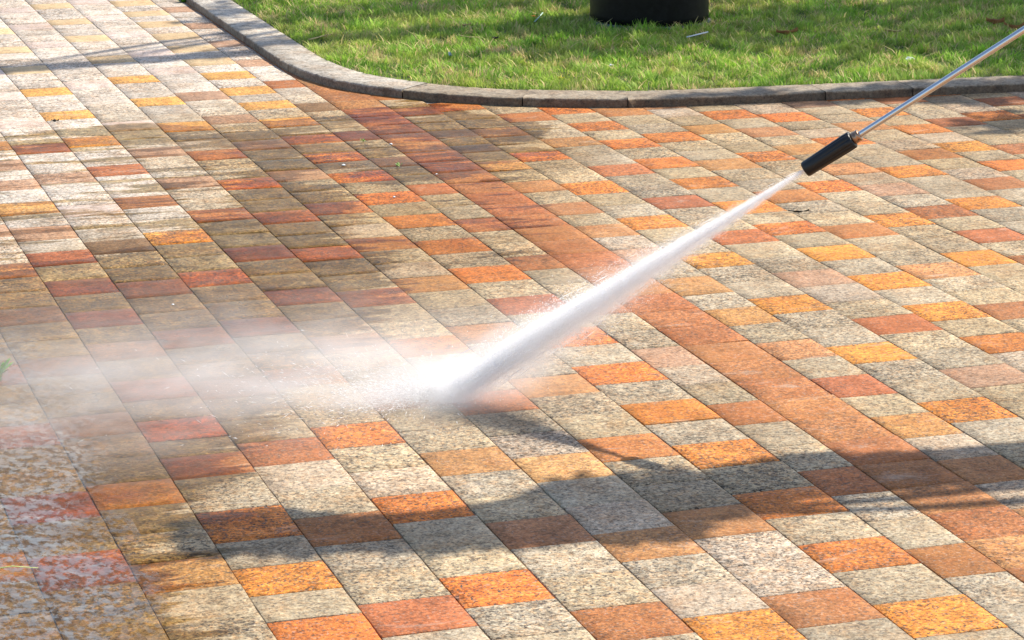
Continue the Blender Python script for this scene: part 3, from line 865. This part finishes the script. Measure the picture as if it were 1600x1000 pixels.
leaf('dark_leaf', 1248, 332, .07, .008, YW - .1, M_DARK, 'thin dark leaf scrap on grey stone right of the jet', 'leaf', .3, lawn=False)


def stick(name, pts, r, mat, label, cat, parent=None, taper=1.0):
    vs, fs = [], []; k = 8
    pts = [Vector(q) for q in pts]
    for i, p in enumerate(pts):
        d = (pts[min(i + 1, len(pts) - 1)] - pts[max(i - 1, 0)]).normalized(); x = d.cross(Vector((0, 0, 1))).normalized(); y = d.cross(x)
        rr = r * (1 - (1 - taper) * i / (len(pts) - 1))
        for j in range(k):
            a = 2 * math.pi * j / k; vs.append(p + x * rr * math.cos(a) + y * rr * math.sin(a))
    for i in range(len(pts) - 1):
        for j in range(k):
            q = (j + 1) % k; fs.append((i * k + j, i * k + q, (i + 1) * k + q, (i + 1) * k + j))
    fs.append(tuple(range(k - 1, -1, -1))); fs.append(tuple((len(pts) - 1) * k + j for j in range(k)))
    o = mkobj(name, vs, fs, mat, parent, True)
    if label: tag(o, label, cat)
    return o


stick('drinking_straw', [onlawn(1073, 58), onlawn(1090, 54), onlawn(1106, 50, LZ + .024)], .0034, M_WHITE, 'white plastic stick lying on the lawn beside the pedestal', 'straw')
stick('straw_wrapper', [onlawn(835, 34), onlawn(842, 27), onlawn(848, 20)], .003, simple('pale_green_plastic', (.45, .62, .52), .4), 'pale green plastic stick on the lawn left of the pedestal', 'straw')
leaf('sweet_wrapper', 835, 26, .035, .016, YW + .1, simple('orange_foil', (.8, .22, .04), .3), 'small orange wrapper beside the pale green stick', 'wrapper', .3)
stick('twig', [onlawn(482, 62), onlawn(495, 59, LZ + .025), onlawn(508, 55), onlawn(520, 53)], .004, M_STRAW, 'pale twig on the sunny lawn close to the kerb bend', 'twig', taper=.4)
stick('twig', [onlawn(716, 55), onlawn(733, 58), onlawn(750, 58)], .003, M_STRAW, 'thin straw coloured twig on the shaded lawn', 'twig', taper=.5)
stick('grass_straw', [(*G(-20, 895), .006), (*G(20, 893), .012), (*G(60, 891), .005)], .0016, simple('straw_green', (.5, .6, .2), .7), 'pale green grass stem lying on the wet paving at the left edge', 'stem', taper=.5)


def crumple(name, c, r, mat, label, cat, squash=.6, seed=0, lev=2):
    bm = bmesh.new(); bmesh.ops.create_icosphere(bm, subdivisions=lev, radius=r)
    for v in bm.verts:
        nn = mn.noise(v.co / r * 1.6 + Vector((seed, 0, 0))); v.co *= 1 + .55 * nn; v.co.z *= squash
    me = bpy.data.meshes.new(name); bm.to_mesh(me); bm.free(); me.materials.append(mat)
    o = bpy.data.objects.new(name, me); C.objects.link(o); o.location = c; tag(o, label, cat); return o


crumple('paper_scrap', onlawn(1422, 92), .018, M_WHITE, 'crumpled white paper scrap on the lawn behind the steel tube', 'paper', .6, 2)
crumple('paper_scrap', onlawn(955, 102), .009, M_WHITE, 'tiny white paper scrap on the lawn in front of the pedestal', 'paper', .6, 4)
o = crumple('foil_ball', onlawn(702, 85), .013, simple('foil', (.5, .55, .62), .2, 1.0), 'small shiny foil ball on the lawn above the kerb', 'foil', .8, 6)
for i, (px, py, r_, lb) in enumerate([(537, 259, .010, 'white stone chip on the grey stone above an orange one'), (616, 309, .008, 'flat white chip lying on an orange stone'),
                                      (611, 226, .009, 'white chip on the joint left of the red strip'), (270, 477, .006, 'tiny white chip on wet brown paving'),
                                      (682, 273, .005, 'tiny white chip on the red strip')]):
    o = crumple('stone_chip', Vector((*G(px, py), .003)), r_ * .65, M_WHITE, lb, 'stone chip', .45, i * 3, 2); o.rotation_euler.z = rnd.random() * 3


def weed(px, py, z, n, L, label, name='weed'):
    u, v = G(px, py); vs, fs = [], []
    for i in range(n):
        az = rnd.uniform(0, 6.28); le = rnd.uniform(.3, 1.2); d = Vector((math.cos(az), math.sin(az), 0)); s = Vector((-d.y, d.x, 0)); ll = L * rnd.uniform(.5, 1); wd = ll * .13
        b = len(vs); o0 = Vector((rnd.uniform(-.01, .01), rnd.uniform(-.01, .01), 0))
        for t in (0, .4, .8, 1):
            p = o0 + d * ll * math.sin(le) * t + Vector((0, 0, ll * math.cos(le) * (t - .3 * t * t))); w_ = wd * (1 - t) ** .5 * (.5 + t)
            vs += [p + s * w_, p - s * w_]
        for k in range(3): fs.append((b + 2 * k, b + 2 * k + 1, b + 2 * k + 3, b + 2 * k + 2))
    o = mkobj(name, vs, fs, M_GRN); o.location = (u, v, z); tag(o, label, 'weed'); return o


weed(288, 3, 0, 26, .07, 'leafy green weed in the joint at the foot of the kerb')
weed(378, 58, 0, 12, .035, 'small green weed growing against the straight kerb')
weed(-6, 594, 0, 24, .09, 'green grass tuft at the left edge of the wet paving')
weed(568, 222, .002, 8, .02, 'tiny green sprig lying on a grey stone near the kerb bend', 'green_sprig')
weed(623, 260, .002, 8, .02, 'tiny green sprig lying beside the red strip', 'green_sprig')
